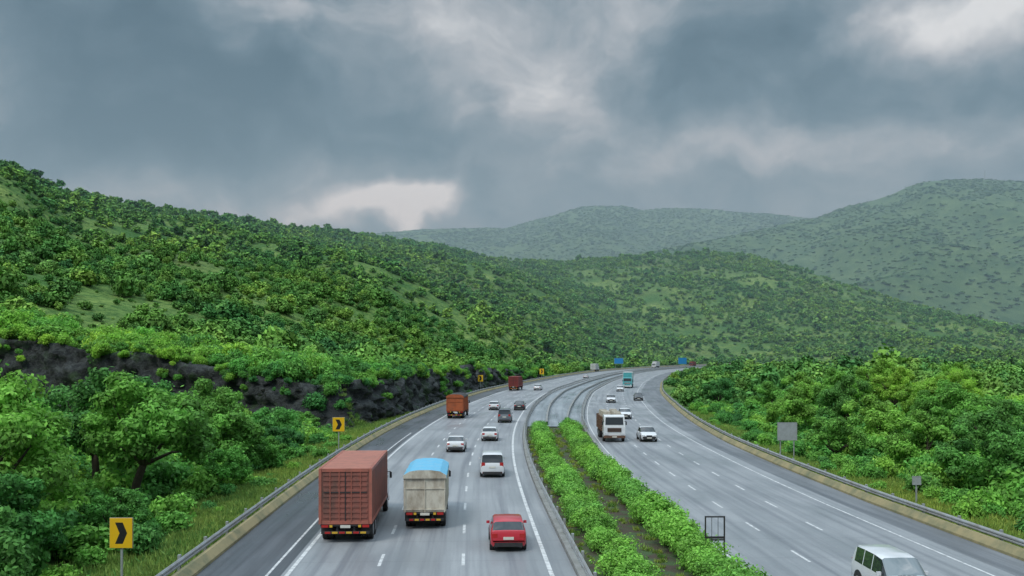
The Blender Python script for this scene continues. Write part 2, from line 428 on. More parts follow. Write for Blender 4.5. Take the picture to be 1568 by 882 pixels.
def scatter(name,P,S,rz,idx,col,tilt=0.0):
    n=len(P)
    me=bpy.data.meshes.new(name);me.vertices.add(n);me.vertices.foreach_set('co',np.asarray(P,np.float32).ravel())
    a=me.attributes.new('scl','FLOAT_VECTOR','POINT');a.data.foreach_set('vector',np.asarray(S,np.float32).ravel())
    rot=np.zeros((n,3),np.float32);rot[:,2]=rz;rot[:,0]=R.normal(size=n)*tilt;rot[:,1]=R.normal(size=n)*tilt
    a=me.attributes.new('rot','FLOAT_VECTOR','POINT');a.data.foreach_set('vector',rot.ravel())
    a=me.attributes.new('pid','INT','POINT');a.data.foreach_set('value',np.asarray(idx,np.int32))
    o=bpy.data.objects.new(name,me);scene.collection.objects.link(o)
    ng=bpy.data.node_groups.new(name+'_instances','GeometryNodeTree')
    ng.interface.new_socket('Geometry',in_out='INPUT',socket_type='NodeSocketGeometry')
    ng.interface.new_socket('Geometry',in_out='OUTPUT',socket_type='NodeSocketGeometry')
    gi=ng.nodes.new('NodeGroupInput');go=ng.nodes.new('NodeGroupOutput')
    ip=ng.nodes.new('GeometryNodeInstanceOnPoints');ci=ng.nodes.new('GeometryNodeCollectionInfo')
    ci.inputs['Collection'].default_value=col;ci.inputs['Separate Children'].default_value=True;ci.inputs['Reset Children'].default_value=True
    def na(nm,dt):
        x=ng.nodes.new('GeometryNodeInputNamedAttribute');x.data_type=dt;x.inputs['Name'].default_value=nm
        return [s for s in x.outputs if s.enabled and s.name=='Attribute'][0]
    L=ng.links.new
    L(gi.outputs[0],ip.inputs['Points']);L(ci.outputs[0],ip.inputs['Instance']);ip.inputs['Pick Instance'].default_value=True
    L(na('pid','INT'),ip.inputs['Instance Index']);L(na('rot','FLOAT_VECTOR'),ip.inputs['Rotation']);L(na('scl','FLOAT_VECTOR'),ip.inputs['Scale'])
    L(ip.outputs[0],go.inputs[0])
    md=o.modifiers.new('Instances','NODES');md.node_group=ng
    return o
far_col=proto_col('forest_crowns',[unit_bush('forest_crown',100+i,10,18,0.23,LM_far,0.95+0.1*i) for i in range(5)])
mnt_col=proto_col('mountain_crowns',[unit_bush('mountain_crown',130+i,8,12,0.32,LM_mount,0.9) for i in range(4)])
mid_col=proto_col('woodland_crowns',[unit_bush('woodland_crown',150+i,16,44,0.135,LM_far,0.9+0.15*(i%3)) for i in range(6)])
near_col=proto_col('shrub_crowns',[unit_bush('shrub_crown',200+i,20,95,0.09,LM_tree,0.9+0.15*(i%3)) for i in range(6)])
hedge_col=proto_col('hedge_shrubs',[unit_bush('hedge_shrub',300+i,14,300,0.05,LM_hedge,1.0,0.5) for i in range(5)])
def tuft(name,seed):
    rng=np.random.RandomState(seed);n=60
    p=np.concatenate([rng.normal(size=(n,2))*0.28,np.zeros((n,1))],1)
    d=rng.normal(size=(n,3))*0.35;d[:,2]=1;L=rng.uniform(0.3,0.8,n)[:,None]
    side=np.cross(d,rng.normal(size=(n,3)));side/=np.linalg.norm(side,axis=1)[:,None];w=0.035
    mid=p+d*L*0.55;tip=p+d*L+rng.normal(size=(n,3))*0.12
    V=np.stack([p-side*w,p+side*w,mid+side*w,tip],1)
    V=V.reshape(-1,3);o=mesh_obj(name,V,np.arange(len(V)).reshape(-1,4),[LM_grass],link=False)
    set_tone(o,rng.uniform(0.2,0.9,n),n);return o
grass_col=proto_col('grass_tufts',[tuft('grass_tuft',400+i) for i in range(4)])

def jgrid(Y0,Y1,cell,umax):
    ys=np.arange(Y0,Y1,cell);out=[]
    for y in ys:
        w=umax*max(y,10)+20
        xs=np.arange(-w,w,cell)
        out.append(np.stack([xs,np.full_like(xs,y)],-1))
    P=np.concatenate(out);P+=R.uniform(-0.5,0.5,P.shape)*cell
    return P[:,0],P[:,1]
def put(name,X,Y,s,col,npid,sz=(0.8,1.25),sink=0.25,tilt=0.08):
    Z=height(X,Y)-sink*s*0.3
    S=np.stack([s,s*R.uniform(0.85,1.15,len(s)),s*R.uniform(*sz,size=len(s))],-1)
    scatter(name,np.stack([X,Y,Z],-1),S,R.uniform(0,6.28,len(s)),R.randint(0,npid,len(s)),col,tilt)
X,Y=jgrid(16,170,2.5,0.57)
dl=dleft(X,Y);dr=dright(X,Y)
Yr=np.interp(X,rkX,rkY)
rockface=((Y>Yr-6)&(Y<Yr+2.5)&(dl>1.5))|((Y>110)&(dl>-1)&(dl<5.0))
den=fbm(X/12,Y/12,3,5)
okl=(dl>2.4+2.0*den)&(dl>1.6)&(~rockface)&(den>-0.45)
okr=(dr>2.2)&(den>-0.55)
edge=np.where(okl,ss(dl,2,12),ss(dr,1,14))
s=(0.8+1.1*edge)*R.uniform(0.5,1.5,len(X))
k_=(okl|okr)&(R.uniform(size=len(X))<0.88)
put('roadside_shrubs',X[k_],Y[k_],s[k_],near_col,6)
X,Y=jgrid(165,520,4.4,0.57);dl=dleft(X,Y);dr=dright(X,Y)
den=fbm(X/28,Y/28,4,6);pr=np.where(dr>0,0.9,np.clip(0.74+den*1.4,0.15,0.97))
k_=((dl>5.5)|(dr>3))&(R.uniform(size=len(X))<pr)
s=np.exp(R.normal(size=len(X))*0.36)*2.1*np.where(dr>0,0.7+0.45*ss(dr,2,25),1.0)
put('valley_trees',X[k_],Y[k_],s[k_],mid_col,6)
X,Y=jgrid(150,520,4.2,0.57);dl=dleft(X,Y)
k_=(dl>9)&(R.uniform(size=len(X))<0.4);s=R.uniform(0.4,1.15,len(X))
put('hillside_undergrowth',X[k_],Y[k_],s[k_],far_col,5,(0.6,0.9))
X,Y=jgrid(515,1650,6.5,0.57);dl=dleft(X,Y);dr=dright(X,Y)
u=X/Y;Yc=np.interp(u,c1u,c1y)
den=fbm(X/45,Y/45,4,7);pr=np.clip(0.82+den*1.5,0.22,0.98)
k_=((dl>8)|(dr>4)|(Y>830))&(R.uniform(size=len(X))<pr)&(Y<Yc+25)
s=np.exp(R.normal(size=len(X))*0.35)*3.0
put('hillside_forest',X[k_],Y[k_],s[k_],far_col,5,(0.7,1.1))
X,Y=jgrid(1500,4050,15.,0.57)
u=X/Y;h=height(X,Y)
front=(540-np.interp(u,r1u,r1y))/F
k_=(h>30)&((h-CAMH)/Y>front-0.012)&(R.uniform(size=len(X))<np.clip(0.75+fbm(X/120,Y/120,3,9)*1.0,0.3,0.97))
s=R.uniform(4.0,9.5,len(X))*np.where(Y>2900,1.15,0.9)
put('mountain_forest',X[k_],Y[k_],s[k_],mnt_col,4,(0.3,0.5))
for row,(oa,sc0) in enumerate(((1.9,1.4),(5.45,1.5))):
    ys=np.arange(8,118,1.75);n=len(ys)
    yy=ys+R.uniform(-0.3,0.3,n);off=oa+R.uniform(-0.2,0.2,n)
    x,y=RP(yy,off);sc=sc0*R.uniform(0.82,1.15,n)
    scatter('hedge',np.stack([x,y,0*x-0.05],-1),np.stack([sc,sc,sc*R.uniform(0.75,1.0,n)],-1),R.uniform(0,6.28,n),R.randint(0,5,n),hedge_col,0.08)
X=[];Yv=[]
def gr(n,Y0,Y1,fo):
    y=R.uniform(Y0,Y1,n);o=fo(y,n);x,yy=RP(y,o);X.append(x);Yv.append(yy)
gr(8000,26,150,lambda y,n:-17.6-np.abs(R.normal(size=n))*2.8)
gr(8000,30,150,lambda y,n:E3(y)+0.9+np.abs(R.normal(size=n))*2.5)
gr(700,10,118,lambda y,n:R.uniform(0.6,6.2,n))
X=np.concatenate(X);Yv=np.concatenate(Yv)
inr=(dleft(X,Yv)<0)&(dright(X,Yv)<0)
s=R.uniform(0.35,0.9,len(X))*np.where(inr,0.5,1.0)
Z=np.where(inr,0.02,height(X,Yv)-0.03)
scatter('verge_grass',np.stack([X,Yv,Z],-1),np.stack([s,s,s],-1),R.uniform(0,6.28,len(X)),R.randint(0,4,len(X)),grass_col,0.1)

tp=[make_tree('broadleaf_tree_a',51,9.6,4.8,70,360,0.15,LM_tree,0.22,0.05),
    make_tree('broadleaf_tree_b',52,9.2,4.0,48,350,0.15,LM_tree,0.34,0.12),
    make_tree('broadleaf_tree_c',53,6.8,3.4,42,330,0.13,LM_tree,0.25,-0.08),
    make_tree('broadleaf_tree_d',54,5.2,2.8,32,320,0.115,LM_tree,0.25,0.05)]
def tree(x,y,i,s=1.0,rz=None):
    o=bpy.data.objects.new('broadleaf_tree',tp[i].data);scene.collection.objects.link(o)
    z=float(height(np.array([x],float),np.array([y],float))[0])
    o.location=(x,y,z);o.scale=(s,s,s*random.uniform(0.95,1.1));o.rotation_euler[2]=rz if rz is not None else random.uniform(0,6.28)
for t in [(-25.8,46,0,1.0,0.3),(-31,54,0,1.1),(-23.6,60,1,1.12,0.2),(-29,66,1,1.08),(-37,70,0,0.95),(-24,76,2,1.15),(-22.6,41,2,0.95),(-21.2,35.5,3,1.05),(-20.6,49,3,0.7),(-20.2,66,3,0.75),(-20.3,78,3,0.7),
          (-27,86,2,1.15),(-34,88,1,0.9),(-25,98,3,1.15),(-31,103,2,0.95),(-21.8,90,3,0.8),(-24.5,111,3,0.8),(-28,38,2,1.2),(-45,86,2,1.1),(-50,92,3,1.1),
          (33,66,2,1.0),(38,74,1,0.85),(30,88,3,1.0),(36,96,2,1.1),(44,92,1,0.95),(33,112,2,0.95),(42,118,2,1.15),(50,110,0,0.8),(56,126,1,1.0),(38,140,2,1.1),(46,152,2,1.2),(60,148,1,1.0),(35,52,3,1.1),(41,60,2,1.0),(36,165,3,1.2),(70,150,0,0.9),(34,78,2,1.0),(47,136,1,1.0),(64,165,1,1.1),(80,170,1,1.1)]:
    tree(*t)

# ------------------------------------------------------------ rock cutting
rm,nt,b,o=newmat('basalt_rock')
P=N(nt,'ShaderNodeNewGeometry').outputs['Position']
nn=noise(nt,P,0.9,8,0.75);n2=noise(nt,P,0.25,4)
c=mix(nt,mrange(nt,nn,0.42,0.70),(0.008,0.011,0.012),(0.10,0.112,0.105))
c=mix(nt,mrange(nt,n2,0.54,0.66,0,0.7),c,(0.05,0.11,0.03))
nt.links.new(c,b.inputs['Base Color']);b.inputs['Roughness'].default_value=0.7
bp=N(nt,'ShaderNodeBump');bp.inputs['Distance'].default_value=0.8;bp.inputs['Strength'].default_value=1.0
nt.links.new(nn,bp.inputs['Height']);nt.links.new(bp.outputs[0],b.inputs['Normal'])
path=[(-140,151),(-100,147),(-76,141),(-41,131),(-27,121)]
for yy in (124,135,150,170,200,230,260,290,320,350,380):
    x,y=RP(yy,LB-4.2-(1.5 if yy==124 else 0));path.append((float(x),float(y)))
pts=[]
for a,b_ in zip(path[:-1],path[1:]):
    L=math.hypot(b_[0]-a[0],b_[1]-a[1]);k1=max(1,int(L/0.6))
    for i in range(k1): t=i/k1;pts.append((a[0]*(1-t)+b_[0]*t,a[1]*(1-t)+b_[1]*t))
pts=np.array(pts)
kk=np.ones(9)/9.
ptsp=np.stack([np.convolve(np.pad(pts[:,i],4,'edge'),kk,'valid') for i in range(2)],-1)
tg=np.gradient(ptsp,axis=0);tg/=np.linalg.norm(tg,axis=1)[:,None];nrm=np.stack([tg[:,1],-tg[:,0]],-1)
nv=20;V=np.zeros((len(pts),nv+4,3))
sd=np.cumsum(np.concatenate([[0],np.linalg.norm(np.diff(ptsp,axis=0),axis=1)]))
hh=rock_h(ptsp[:,0],ptsp[:,1])+fbm(sd/9,sd*0,3,41)*1.8
for j in range(nv+4):
    if j<nv:
        v=j/(nv-1);z=-1.2+(hh+0.6)*v
        lean=1.6*(1-v)
        blk=np.floor(fbm(sd/3.5,0*sd+j*0.3,3,43)*4)/4*1.7+fbm(sd/1.1,0*sd+j*0.6,3,45)*0.9
        q=ptsp+nrm*(lean+blk)[:,None]
        z=z+fbm(sd/2,0*sd+j*0.7,2,47)*0.3
    else:
        k1=j-nv+1;q=ptsp-nrm*(k1*1.8+0.6);z=-0.6+hh-0.25*k1+fbm(sd/2,0*sd+j*0.7,2,49)*0.4
    V[:,j,0]=q[:,0];V[:,j,1]=q[:,1];V[:,j,2]=z
mesh_obj('rock_cutting',V.reshape(-1,3),grid_faces(len(pts),nv+4),[rm])
n=900;ii=R.randint(0,len(pts),n);up=R.uniform(size=n)**0.5
q=ptsp[ii]+nrm[ii]*(2.0*(1-up)+0.3)[:,None];zz=-0.8+hh[ii]*up
keep=fbm(sd[ii]/8,up*2,2,55)>0.12
top=R.uniform(size=n)<0.4;zz=np.where(top,hh[ii]-0.7,zz);q=np.where(top[:,None],ptsp[ii]-nrm[ii]*R.uniform(-0.6,3.5,n)[:,None],q);keep|=top
s=R.uniform(0.3,1.1,n)*np.where(top,1.4,1)
scatter('rock_shrubs',np.stack([q[:,0],q[:,1],zz],-1)[keep],np.stack([s,s,s],-1)[keep],R.uniform(0,6.28,keep.sum()),R.randint(0,6,keep.sum()),near_col,0.3)

# ------------------------------------------------------------ vehicle materials
glass,nt,b,o=newmat('tinted_glass');b.inputs['Base Color'].default_value=(0.03,0.036,0.04,1);b.inputs['Roughness'].default_value=0.06;b.inputs['IOR'].default_value=1.7
glass_sheen,nt,b,o=newmat('sky_sheen_windscreen');b.inputs['Base Color'].default_value=(0.16,0.19,0.20,1);b.inputs['Roughness'].default_value=0.05;b.inputs['IOR'].default_value=1.9  # pale base colour paints the sky's reflection into the minivan windscreen
tyre=paint('tyre_rubber',(0.02,0.02,0.02),0.85,0,0.5,(0.07,0.06,0.05),6)
dark=paint('dark_plastic',(0.025,0.025,0.027),0.7,0,0.4,(0.07,0.06,0.05),5)
rim=paint('wheel_rim',(0.35,0.35,0.36),0.4,0.7,0.4)
tail=paint('tail_lamp_red',(0.45,0.015,0.012),0.25,0,0.1)
lamp=paint('headlamp_glass',(0.6,0.62,0.64),0.15,0,0.1)
plate=paint('number_plate',(0.7,0.68,0.6),0.5,0,0.2)
yel=paint('yellow_reflector',(0.7,0.42,0.03),0.4,0,0.2)
def cpaint(n,c,d=0.12): return paint(n,c,0.3,0,d,(0.15,0.13,0.11),2,coat=0.6)
P_white=cpaint('white_paint',(0.72,0.73,0.74));P_red=cpaint('red_paint',(0.5,0.015,0.03));P_grey=cpaint('grey_paint',(0.14,0.16,0.18));P_dark=cpaint('black_paint',(0.03,0.035,0.04))

def car_mesh(name,L,W,H,style,body,gl=None):
    mb=MB();w=W/2
    hz=H-0.02
    if style=='hatch':
        st=[(-.5,.42,.62,.66,.86,0),(-.49,.28,.82,.86,.93,0),(-.475,.25,.95,.99,.97,0),(-.46,.24,.97,1.02,.98,2),(-.40,.22,.98,hz-.1,1,0),(-.36,.22,.98,hz-.03,1,1),(-.16,.22,.96,hz,1,0),(-.145,.22,.96,hz,1,1),(.03,.22,.95,hz-.01,1,0),(.045,.22,.95,hz-.02,1,1),(.11,.22,.95,hz-.08,1,3),(.27,.22,.94,.99,.99,0),(.40,.24,.86,.9,.97,0),(.47,.26,.74,.78,.92,0),(.5,.32,.58,.62,.82,0)]
    elif style=='sedan':
        st=[(-.5,.42,.62,.68,.86,0),(-.49,.28,.84,.90,.93,0),(-.47,.25,.96,1.0,.96,0),(-.36,.22,.98,1.03,.98,2),(-.24,.22,.98,hz-.06,1,1),(-.12,.22,.96,hz,1,0),(-.105,.22,.96,hz,1,1),(.05,.22,.95,hz-.02,1,3),(.23,.22,.94,.99,.99,0),(.40,.24,.86,.9,.97,0),(.47,.26,.74,.78,.92,0),(.5,.32,.58,.62,.82,0)]
    else:
        st=[(-.5,.45,.8,.85,.88,0),(-.49,.32,1.0,1.04,.95,0),(-.48,.3,1.08,1.12,.98,2),(-.445,.28,1.1,hz-.1,1,0),(-.41,.27,1.1,hz-.02,1,1),(-.24,.27,1.08,hz,1,0),(-.225,.27,1.08,hz,1,1),(-.05,.27,1.07,hz,1,0),(-.035,.27,1.07,hz,1,1),(.12,.27,1.06,hz-.06,1,3),(.25,.27,1.06,1.12,.99,0),(.42,.3,.98,1.03,.97,0),(.475,.32,.85,.9,.93,0),(.5,.4,.66,.7,.85,0)]
    ring=[]
    for (y,zb,zbt,zt,ws,fl) in st:
        cab=zt-zbt>0.2;ww=w*ws
        wr=ww*0.82 if cab else ww*0.9
        h=[(0,zb),(ww*.88,zb),(ww,zb+.14),(ww,zbt-.14),(ww*.965,zbt),(wr,max(zbt+.004,zt-.06 if cab else zt-.015)),(wr*.86,zt),(0,zt+.012)]
        full=h+[(-x,z) for x,z in h[-2:0:-1]]
        ring.append([(x,y*L,z) for x,z in full])
    nr=len(ring[0]);b0=len(mb.v)
    for r in ring: mb.v+=r
    for i in range(len(st)-1):
        fl=st[i][5]
        for j in range(nr):
            a=b0+i*nr+j;b_=b0+i*nr+(j+1)%nr
            mb.f.append((a,a+nr,b_+nr,b_))
            jj=j if j<7 else 13-j
            m=0
            if fl==1 and jj==4: m=1
            if fl in(2,3) and jj in(5,6): m=1 if fl==2 else 8
            if fl==3 and jj==4: m=1
            if jj==0: m=3
            mb.m.append(m)
    mb.f.append(tuple(b0+j for j in range(nr)));mb.m.append(0)
    e=b0+(len(st)-1)*nr;mb.f.append(tuple(e+j for j in range(nr))[::-1]);mb.m.append(3)
    wr_=0.31 if style!='suv' else 0.36
    for sy in(-.31,.32):
        for sx in(-1,1):
            mb.cyl((sx*(w-0.085),sy*L,wr_+.03),wr_+.07,0.19,3)
            mb.cyl((sx*(w-0.075),sy*L,wr_),wr_,0.2,2,n=20)
            mb.cyl((sx*(w-0.07),sy*L,wr_),wr_*.62,0.205,4,n=12)
    zt_=0.78 if style!='suv' else 0.98
    for sx in(-1,1):
        mb.box((sx*w*.76,-.487*L,zt_),(w*.30,.09,.20 if style!='suv' else .34),5)
        mb.box((sx*w*.70,.478*L,.66 if style!='suv' else .80),(w*.36,.12,.15),6)
        mb.box((sx*(w+.07),.17*L,1.0 if style!='suv' else 1.15),(.16,.09,.13),0)
        mb.box((sx*w*.7,-.497*L,.40),(.2,.05,.07),5)
        mb.box((sx*w*.22,.262*L,zt_+.24 if style!='suv' else 1.15),(.34,.02,.015),3,rz=sx*.15)
    mb.box((0,-.5*L-.01,.66 if style!='suv' else .8),(.5,.03,.13),7)
    mb.box((0,-.5*L+.02,.36),(W*.78,.09,.2),3)
    mb.box((0,.5*L-.01,.40),(W*.62,.08,.2),3);mb.box((0,.5*L+.035,.45),(.5,.02,.11),7)
    mb.box((0,.497*L-.03,.66 if style!='suv' else .8),(W*.34,.09,.12),3)
    return mb.build(name,[body,glass,tyre,dark,rim,tail,lamp,plate,gl or glass],link=False,smooth_ang=38)
def place(name,proto,x,y,away=True,turn=0):
    o=bpy.data.objects.new(name,proto.data);scene.collection.objects.link(o)
    for md in proto.modifiers:
        m2=o.modifiers.new(md.name,md.type)
        m2.width=md.width;m2.segments=2;m2.limit_method='ANGLE';m2.angle_limit=md.angle_limit
    h=-math.atan(float(Md(y)))
    o.location=(x,y,0.0);o.rotation_euler[2]=h+(0 if away else math.pi)+turn
    return o
hat_red=car_mesh('hatch_r',3.85,1.72,1.5,'hatch',P_red);hat_w=car_mesh('hatch_w',3.85,1.72,1.5,'hatch',P_white)
sed_w=car_mesh('sedan_w',4.4,1.75,1.48,'sedan',P_white);sed_d=car_mesh('sedan_d',4.4,1.75,1.48,'sedan',P_dark)
suv_w=car_mesh('suv_w',4.7,1.84,1.84,'suv',P_white);suv_g=car_mesh('suv_g',4.6,1.8,1.9,'suv',P_grey)
mpv_w=car_mesh('mpv_w',4.3,1.68,1.76,'suv',P_white,glass_sheen)
place('red_hatchback_car',hat_red,-0.25,47.0)
place('white_suv',suv_w,-1.55,74.2)
place('white_hatchback_car',hat_w,-2.4,103.4)
place('white_sedan_car',sed_w,-5.4,92.2)
place('grey_van',suv_g,-0.95,130.3)
place('white_hatchback_car',hat_w,-2.9,158)
place('black_sedan_car',sed_d,1.3,158)
place('white_sedan_car',sed_w,6.6,240)
place('white_hatchback_car',hat_w,27.5,352)
place('white_sedan_car',sed_w,14.6,102.7,False)
place('white_hatchback_car',hat_w,16.3,137,False)
place('white_sedan_car',sed_w,18.9,181,False)
place('black_sedan_car',sed_d,25.2,189,False)
place('white_minivan',mpv_w,14.75,36.6,False)
place('white_hatchback_car',hat_w,26.5,232,False)

# trucks
def truck_mesh(name,L,W,zt,zb,kind,mats):
    mb=MB();cabL=1.9;cy0=-L/2;cy1=L/2-cabL-0.25;cl=cy1-cy0;cc=(cy0+cy1)/2;h=zt-zb
    if kind=='container':
        mb.box((0,cc,(zt+zb)/2),(W-.10,cl-.06,h-.06),0)
        n=int(cl/.32)
        for i in range(n):
            y=cy0+.25+i*(cl-.5)/(n-1)
            for sx in(-1,1): mb.box((sx*(W/2-.035),y,(zt+zb)/2),(.07,.16,h-.3),0)
            mb.box((0,y,zt-.02),(W-.24,.15,.05),8)
        mb.box((0,cc,zt-.045),(W-.06,cl-.05,.03),8)
        for sx in(-1,1):
            mb.box((sx*(W/2-.06),cy0+.05,(zt+zb)/2),(.14,.14,h),10);mb.box((sx*(W/2-.06),cy1-.05,(zt+zb)/2),(.14,.14,h),10)
            mb.box((sx*(W/2-.05),cc,zt-.07),(.12,cl-.3,.16),10);mb.box((sx*(W/2-.05),cc,zb+.08),(.12,cl-.3,.18),10)
        mb.box((0,cy0+.04,zt-.08),(W-.3,.12,.17),10);mb.box((0,cy0+.04,zb+.08),(W-.3,.12,.17),10)
        for k_ in range(9): mb.box((0,cy0+.02,zb+.35+k_*(h-.65)/8),(W-.42,.05,.12),0)
        mb.box((0,cy0-.005,(zt+zb)/2),(.05,.04,h-.3),3)
        for x in(-.75,-.3,.3,.75): mb.cyl((x,cy0-.02,(zt+zb)/2),.025,h-.25,10,'z',8)
        mb.box((0,cy0-.012,(zt+zb)/2+.2),(W-.5,.02,.05),3)
    elif kind=='tarp':
        mb.box((0,cc,zb+h*.42),(W-.06,cl-.05,h*.84),0)
        n=9
        for i in range(n):
            y=cy0+.15+i*(cl-.3)/(n-1)
            for sx in(-1,1): mb.box((sx*(W/2-.02),y,zb+h*.42),(.08,.09,h*.84),0)
        for x in(-W*.47,0,W*.47): mb.box((x,cy0-.0,zb+h*.42),(.06,.06,h*.86),0)
        for k_ in range(2): mb.box((0,cy0-.0,zb+.12+k_*h*.5),(W-.04,.04,.06),0)
        pr=[(-W/2-.04,zb+h*.80),(-W/2-.03,zb+h*.88),(-W*.36,zb+h*.97),(-W*.15,zt),(W*.15,zt),(W*.36,zb+h*.97),(W/2+.03,zb+h*.88),(W/2+.04,zb+h*.80)]
        b0=len(mb.v);ysl=np.linspace(cy0-.08,cy1+.05,9)
        for q,yy in enumerate(ysl):
            for x,z in pr: mb.v.append((x*(1+.01*math.sin(q*2.1)),yy,z-.05*(q%2)))
        for q in range(8):
            for j in range(7):
                a=b0+q*8+j;mb.f.append((a,a+1,a+9,a+8));mb.m.append(8)
        mb.f.append(tuple(b0+j for j in range(8))[::-1]);mb.m.append(0)
        mb.f.append(tuple(b0+64+j for j in range(8)));mb.m.append(8)
    else:
        for sx in(-1,1):
            for k_ in range(4): mb.box((sx*(W/2-.04),cc,zb+.15+k_*h*.2),(.07,cl,h*.15),0)
            for i in range(6): mb.box((sx*(W/2+.01),cy0+.1+i*(cl-.2)/5,zb+h*.36),(.07,.1,h*.75),10)
        for k_ in range(4):
            mb.box((0,cy0+.02,zb+.15+k_*h*.2),(W-.1,.07,h*.15),0);mb.box((0,cy1-.02,zb+.15+k_*h*.2),(W-.1,.07,h*.15),0)
        rr=np.random.RandomState(5)
        for i in range(5):
            for x in(-.55,.55): mb.box((x+rr.uniform(-.05,.05),cy0+.6+i*(cl-1.1)/4,zb+h*.5+rr.uniform(0,.1)),(1.05,.95,h*.9),8,taper=(.75,.7),rz=rr.uniform(-.1,.1))
    for sx in(-1,1): mb.box((sx*.42,0,.78),(.12,L-.4,.22),3)
    mb.box((0,cc,zb-.06),(W-.15,cl-.02,.1),3)
    axles=[cy0+1.35] if cl<5 else [cy0+1.25,cy0+2.4]
    for y in axles:
        for sx in(-1,1):
            for k_ in(0,.28): mb.cyl((sx*(W/2-.17-k_),y,.49),.49,.25,2,n=22);
            mb.cyl((sx*(W/2-.165),y,.49),.27,.262,4,n=14)
            mb.box((sx*(W/2-.3),y-.66,.62),(.56,.02,.5),3)
        mb.cyl((0,y,.49),.11,W-.7,3)
    for sx in(-1,1):
        mb.cyl((sx*(W/2-.2),L/2-1.2,.49),.49,.27,2,n=22);mb.cyl((sx*(W/2-.19),L/2-1.2,.49),.27,.275,4,n=14)
    mb.box((0,cy0+.08,.52),(W-.25,.1,.14),3)
    for i in range(6): mb.box((-(W-.5)/2+(i+.5)*(W-.5)/6,cy0+.025,.52),((W-.5)/6-.07,.012,.1),11 if i%2 else 5)
    for sx in(-1,1):
        mb.box((sx*.42,cy0+.2,.65),(.1,.15,.3),3)
        mb.box((sx*(W/2-.3),cy0+.02,zb-.1),(.34,.08,.13),5);mb.box((sx*(W/2-.6),cy0+.02,zb-.1),(.14,.08,.12),11)
    mb.box((0,cy0+.0,zb-.12),(.5,.04,.14),7)
    yb=L/2-cabL;ch=min(zt,2.85)
    prof=[(yb,.75),(yb,ch-.12),(yb+.15,ch),(L/2-.45,ch),(L/2-.22,ch-.14),(L/2-.03,1.75),(L/2,1.6),(L/2,.55),(yb+1.25,.55),(yb+1.2,1.0),(yb+.25,1.0),(yb+.2,.75)]
    ww=W/2-.08;b0=len(mb.v);n=len(prof)
    for sx in(-1,1):
        for y,z in prof: mb.v.append((sx*ww*(0.94 if z>1.8 else 1),y,z))
    for j in range(n):
        k2=(j+1)%n;mb.f.append((b0+j,b0+k2,b0+n+k2,b0+n+j));mb.m.append(9)
    mb.f.append(tuple(b0+j for j in range(n))[::-1]);mb.m.append(9);mb.f.append(tuple(b0+n+j for j in range(n)));mb.m.append(9)
    z0,z1=1.85,ch-.22;y0,y1=L/2-.045,L/2-.215;i0=len(mb.v)
    for x,y,z in((-ww*.84,y0,z0),(ww*.84,y0,z0),(ww*.8,y1,z1),(-ww*.8,y1,z1)): mb.v.append((x,y+.035,z))
    for x,y,z in((-ww*.84,y0,z0),(ww*.84,y0,z0),(ww*.8,y1,z1),(-ww*.8,y1,z1)): mb.v.append((x,y-.05,z))
    for q in((0,1,2,3),(0,4,5,1),(1,5,6,2),(2,6,7,3),(3,7,4,0)): mb.f.append(tuple(i0+k_ for k_ in q));mb.m.append(1)
    for sx in(-1,1):
        mb.box((sx*(ww*.955),yb+1.15,2.1),(.06,.75,.55),1)
        mb.box((sx*(W/2+.03),L/2-.1,2.0),(.14,.06,.36),3);mb.box((sx*(W/2-.06),L/2-.12,2.2),(.2,.04,.04),3)
        mb.box((sx*(W/2-.4),L/2+.03,.85),(.34,.08,.22),6)
    mb.box((0,L/2+.02,1.3),(W*.6,.06,.42),3)
    for k_ in range(3): mb.box((0,L/2+.055,1.16+k_*.14),(W*.56,.02,.05),10)
    mb.box((0,L/2+.05,.58),(W-.15,.16,.26),10)
    mb.box((0,L/2+.14,.58),(.5,.02,.13),7)
    return mb.build(name,mats,bevel=0.015,link=False)
def tm(cargo,roof,cab,acc): return [cargo,glass,tyre,dark,rim,tail,lamp,plate,roof,cab,acc,yel]
cred=paint('container_red',(0.29,0.095,0.07),0.6,0,0.95,(0.11,0.07,0.055),1.6,stretch=(1,1,0.35));croof=paint('container_roof',(0.58,0.24,0.18),0.6,0,0.6,(0.34,0.17,0.14),1.5);cacc=paint('container_frame',(0.42,0.13,0.09),0.55,0,0.5,(0.14,0.08,0.06),3)
beige=paint('weathered_cream_panel',(0.62,0.58,0.48),0.7,0,0.95,(0.24,0.18,0.12),1.3,stretch=(1.4,1.4,0.6));btarp=paint('blue_tarpaulin',(0.13,0.46,0.68),0.55,0,0.25,(0.45,0.5,0.5),3)
orange=paint('orange_panel',(0.42,0.10,0.03),0.6,0,0.5,(0.1,0.05,0.03),2);btop=paint('black_tarpaulin',(0.03,0.028,0.03),0.7,0,0.4,(0.08,0.07,0.06),2)
dred=paint('dark_red_panel',(0.22,0.035,0.03),0.6,0,0.5,(0.08,0.04,0.03),2);wht=paint('white_panel',(0.62,0.63,0.62),0.5,0,0.3,(0.3,0.28,0.25),2)
sack=paint('sack_load',(0.5,0.46,0.38),0.9,0,0.7,(0.25,0.18,0.12),3);brown=paint('brown_board',(0.16,0.08,0.05),0.7,0,0.6,(0.06,0.04,0.03),2);teal=paint('teal_panel',(0.08,0.38,0.40),0.5,0,0.3)
T1=truck_mesh('t1',11.0,2.62,3.72,0.95,'container',tm(cred,croof,P_white,cacc))
T2=truck_mesh('t2',7.9,2.25,3.2,0.95,'tarp',tm(beige,btarp,P_white,beige))
T3=truck_mesh('t3',8.5,2.5,3.5,1.05,'tarp',tm(orange,btop,orange,yel))
T4=truck_mesh('t4',9,2.5,3.5,1.05,'container',tm(dred,dred,dred,dred))
